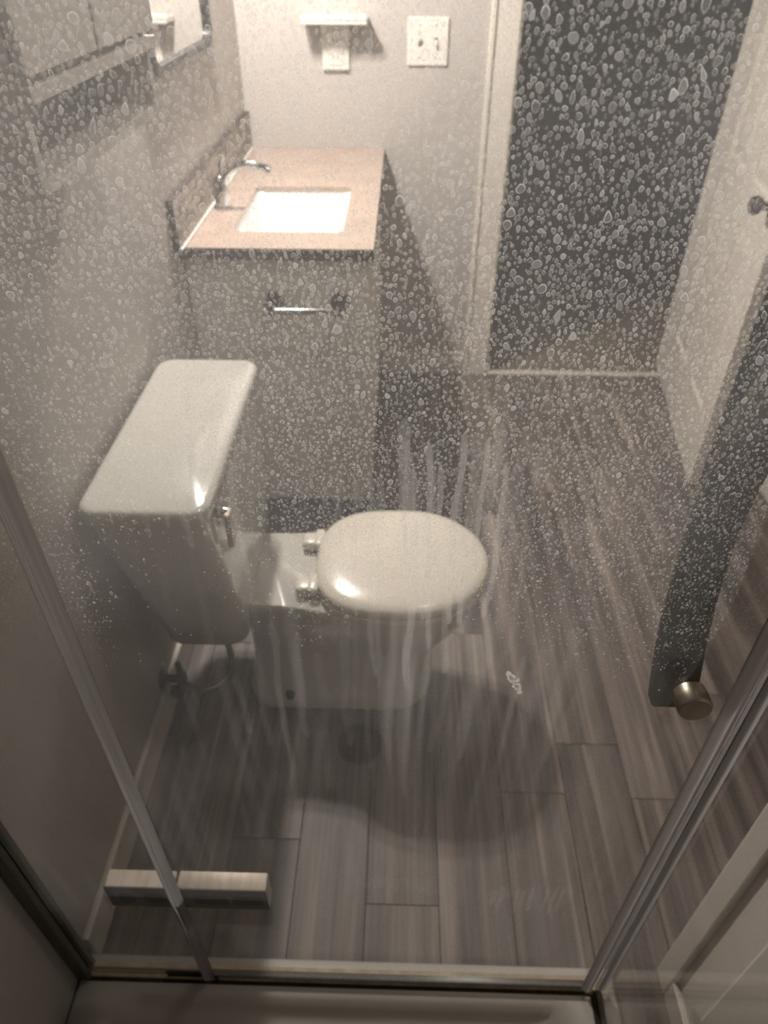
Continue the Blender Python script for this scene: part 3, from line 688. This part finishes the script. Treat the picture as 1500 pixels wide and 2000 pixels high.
def shower():
    zb, zt = 0.060, 1.95
    def arch(xa, xb, dp=0.009):
        """hollow vinyl profile: a ribbed arch along the height of the glass, open towards the sheet"""
        n = 14; mb = MB(); prof = []
        for k in range(n+1):
            t = k/n; e = 1-abs(2*t-1)**3.0
            prof.append((xa+(xb-xa)*t, YG-0.0006-dp*e-0.0006*math.cos(t*6*math.pi)))
        vs = [[mb.bm.verts.new((x, y, z)) for x, y in prof] for z in (zb, zt)]
        for k in range(n): mb.bm.faces.new((vs[0][k], vs[0][k+1], vs[1][k+1], vs[1][k]))
        return mb
    # fixed panel by the wall
    p1 = thing('shower_fixed_glass', (-0.45, YG, 0.06), 'narrow fixed glass panel of the shower next to the left wall', 'glass panel')
    pane('glass_pane', p1, (XL+0.010, YG, zb), (-0.338, YG+GT, zt), (1, -1))
    MB().box((XL+0.001, YG-0.012, 0.0535), (XL+0.026, YG-0.0005, zt+0.01), 0.002, 1).box((XL+0.001, YG+GT+0.0005, 0.0535), (XL+0.026, YG+GT+0.012, zt+0.01), 0.002, 1).box((XL+0.001, YG-0.0005, 0.0535), (XL+0.0095, YG+GT+0.0005, zt+0.01)).build('wall_channel', 'channel_metal', p1)['label'] = 'metal channel holding the glass to the wall'
    polys = spot_field(XL+0.028, -0.340, 0.86, 1.72, vis, 1)
    deposits('water_spots', p1, lambda v: np.stack([v[:, 0], np.full(len(v), YG-0.0004), v[:, 1]], 1), polys)
    film(p1, XL+0.027, -0.3425, zb, 1.8, lambda v: np.stack([v[:, 0], np.full(len(v), YG-0.0002), v[:, 1]], 1), 3, 1.2)
    # door
    d = thing('shower_door', (0.02, YG, 0.06), 'clear glass shower door covered in dried water spots', 'shower door')
    pane('glass_pane', d, (-0.330, YG, zb+0.006), (0.356, YG+GT, zt), (1, -1))
    arch(-0.3415, -0.3185).build('seal_strip', 'seal_vinyl', d, None, 40)['label'] = 'grey vinyl seal strip on the hinge side'
    arch(0.350, 0.3715).build('seal_strip', 'seal_vinyl', d, None, 40)['label'] = 'grey vinyl seal strip on the latch side'
    MB().box((-0.318, YG-0.004, zb-0.0005), (0.349, YG-0.0005, zb+0.012), 0.001, 1).build('door_sweep', 'seal_vinyl', d)
    polys = spot_field(-0.317, 0.349, 0.86, 1.72, vis, 2)
    # run-down trails and soap smears
    def drip(x, z0, z1, wd, den, wob=0.006):
        n = 26; zz = np.linspace(z0, z1, n); ph = RNG.uniform(0, 6, 3)
        xx = x+wob*(np.sin((zz-z0)*26+ph[0])*0.6+np.sin((zz-z0)*61+ph[1])*0.35)
        polys.append(ribbon(np.stack([xx, zz], 1), wd, den))
    dr = random.Random(5)
    for k in range(16):
        x = -0.075+0.0125*k+dr.uniform(-0.004, 0.004); za = dr.uniform(1.20, 1.27)
        drip(x, za, za-dr.uniform(0.12, 0.30), dr.uniform(0.0030, 0.0055), dr.uniform(0.10, 0.20)*math.exp(-((x-0.035)/0.07)**2), 0.003)
    for x, za, zb_ in ((0.050, 1.25, 1.03), (0.068, 1.24, 1.10), (0.060, 1.11, 1.03), (0.086, 1.22, 1.04), (0.008, 1.24, 1.09), (0.026, 1.24, 1.07)): drip(x, za, zb_, 0.0032, 0.22, 0.003)
    for k in range(6): drip(-0.215+0.016*k, 1.22, dr.uniform(1.08, 1.15), dr.uniform(0.002, 0.0035), dr.uniform(0.04, 0.10), 0.003)
    for k in range(16): drip(-0.16+0.022*k+dr.uniform(-0.006, 0.006), dr.uniform(0.94, 1.04), dr.uniform(0.70, 0.84), dr.uniform(0.003, 0.006), dr.uniform(0.015, 0.045), 0.003)
    def smear(x, z, n, sx, sz, den):
        for k in range(n):
            polys_ = spot(x+RNG.normal(0, sx), z+RNG.normal(0, sz), RNG.uniform(0.002, 0.0045)); polys.append((polys_[0], np.clip(polys_[1]*0+den*RNG.uniform(0.4, 1.1), 0, 0.95)*np.concatenate([np.zeros(SEG), np.full(2*SEG+1, 1.0)]), polys_[2]))
    for k in range(7): smear(0.118+0.0024*k, 0.955-0.0045*k, 2, 0.0015, 0.002, 0.75)
    for k in range(11): drip(0.155+0.011*k, 0.45+RNG.uniform(0, 0.02), 0.37+RNG.uniform(0, 0.05), RNG.uniform(0.003, 0.006), RNG.uniform(0.05, 0.13), 0.0015)
    for k in range(10): drip(-0.05+0.012*k, 0.47+RNG.uniform(0, 0.02), 0.42+RNG.uniform(0, 0.04), 0.007, RNG.uniform(0.02, 0.07), 0.003)
    deposits('water_spots', d, lambda v: np.stack([v[:, 0], np.full(len(v), YG-0.0004), v[:, 1]], 1), polys)
    film(d, -0.3175, 0.3495, zb+0.007, 1.8, lambda v: np.stack([v[:, 0], np.full(len(v), YG-0.0002), v[:, 1]], 1), 7, 1.0, 0.24)
    # hinge between fixed panel and door
    hz = 0.365
    h = MB().box((-0.445, YG+GT+0.002, hz-0.032), (-0.336, YG+GT+0.030, hz+0.032), 0.002, 1).box((-0.332, YG+GT+0.002, hz-0.034), (-0.192, YG+GT+0.030, hz+0.034), 0.003, 2).build('hinge', 'satin_nickel', d, None, 40)
    h['label'] = 'nickel hinge block low on the outside of the glass'
    for x0, x1, rr_ in ((-0.428, -0.402, 0.012), (-0.388, -0.352, 0.01), (-0.308, -0.255, 0.006), (-0.248, -0.200, 0.006)):
        rg = lambda y: [Vector((p.x, y, p.y)) for p in rrect(x0, x1, hz-0.018, hz+0.014, 0, rr_)]
        MB().loft([rg(YG+GT+0.0005), rg(YG+GT+0.0016)]).build('recess_dark', 'recess_dark', h)  # flat dark pieces; their colour stands for shadow in the hinge recesses
    for x0, x1 in ((-0.445, -0.336), (-0.332, -0.192)): MB().box((x0, YG+GT+0.001, hz-0.0335), (x1, YG+GT+0.0022, hz+0.0335)).build('gasket_sheet', 'slate_rubber', h)
    MB().box((-0.405, YG-0.004, zb-0.001), (-0.3425, YG-0.0005, zb+0.020), 0.001, 1).box((-0.318, YG-0.0075, zb-0.002), (-0.310, YG-0.0045, zb+0.012), 0.001, 1).build('pivot_plate', 'bronze', d)['label'] = 'dark pivot plate at the foot of the hinge side'
    # bow handle, outside, fixed through the glass by a round knob
    hx0, hx1, za, zb2 = 0.281, 0.330, 0.893, 1.330
    rings = []; n = 30; th = 0.020
    for k in range(n+1):
        t = k/n; z = za+(zb2-za)*t
        bow = 0.050*math.sin(math.pi*t)**0.9
        y = YG+GT+0.001+bow
        rings.append([Vector((hx0+0.002, y, z)), Vector((hx1-0.002, y, z)), Vector((hx1, y+0.003, z)), Vector((hx1, y+th-0.004, z)), Vector((hx1-0.004, y+th, z)), Vector((hx0+0.004, y+th, z)), Vector((hx0, y+th-0.004, z)), Vector((hx0, y+0.003, z))])
    hd = MB().loft(rings).build('handle', 'handle_dark', d, None, 35); hd['label'] = 'dark bowed pull handle on the outside of the glass'
    for z in (0.938, 1.285):
        MB().lathe((0.305, YG-0.0005, z), (0, -1, 0), [(0, 0.0125), (0.003, 0.0165), (0.012, 0.0175), (0.024, 0.0175), (0.027, 0.0160), (0.0275, 0.0)], 30).build('knob', 'nickel', hd, None, 35)
    # return panel and corner post
    p2 = thing('shower_side_glass', (0.385, 0.0, 0.06), 'clear fixed glass side panel of the shower, right of the corner post', 'glass panel')
    pane('glass_pane', p2, (0.376, YF+0.006, zb), (0.376+GT, YG-0.004, zt), (0, -1))
    film(p2, YF+0.01, YG-0.014, zb, 1.8, lambda v: np.stack([np.full(len(v), 0.3758), v[:, 0], v[:, 1]], 1), 21, 0.8)
    arch(0.3735, 0.3945, 0.006).build('corner_post', 'seal_vinyl', p2, None, 40)['label'] = 'grey corner post joining the side panel and door'
    MB().box((0.3745, YF+0.006, 0.0535), (0.3855, YG-0.005, 0.0598)).build('bottom_rail', 'dark_brown', p2)
shower()
for o in bpy.data.objects:
    if '_base' in o: del o['_base']
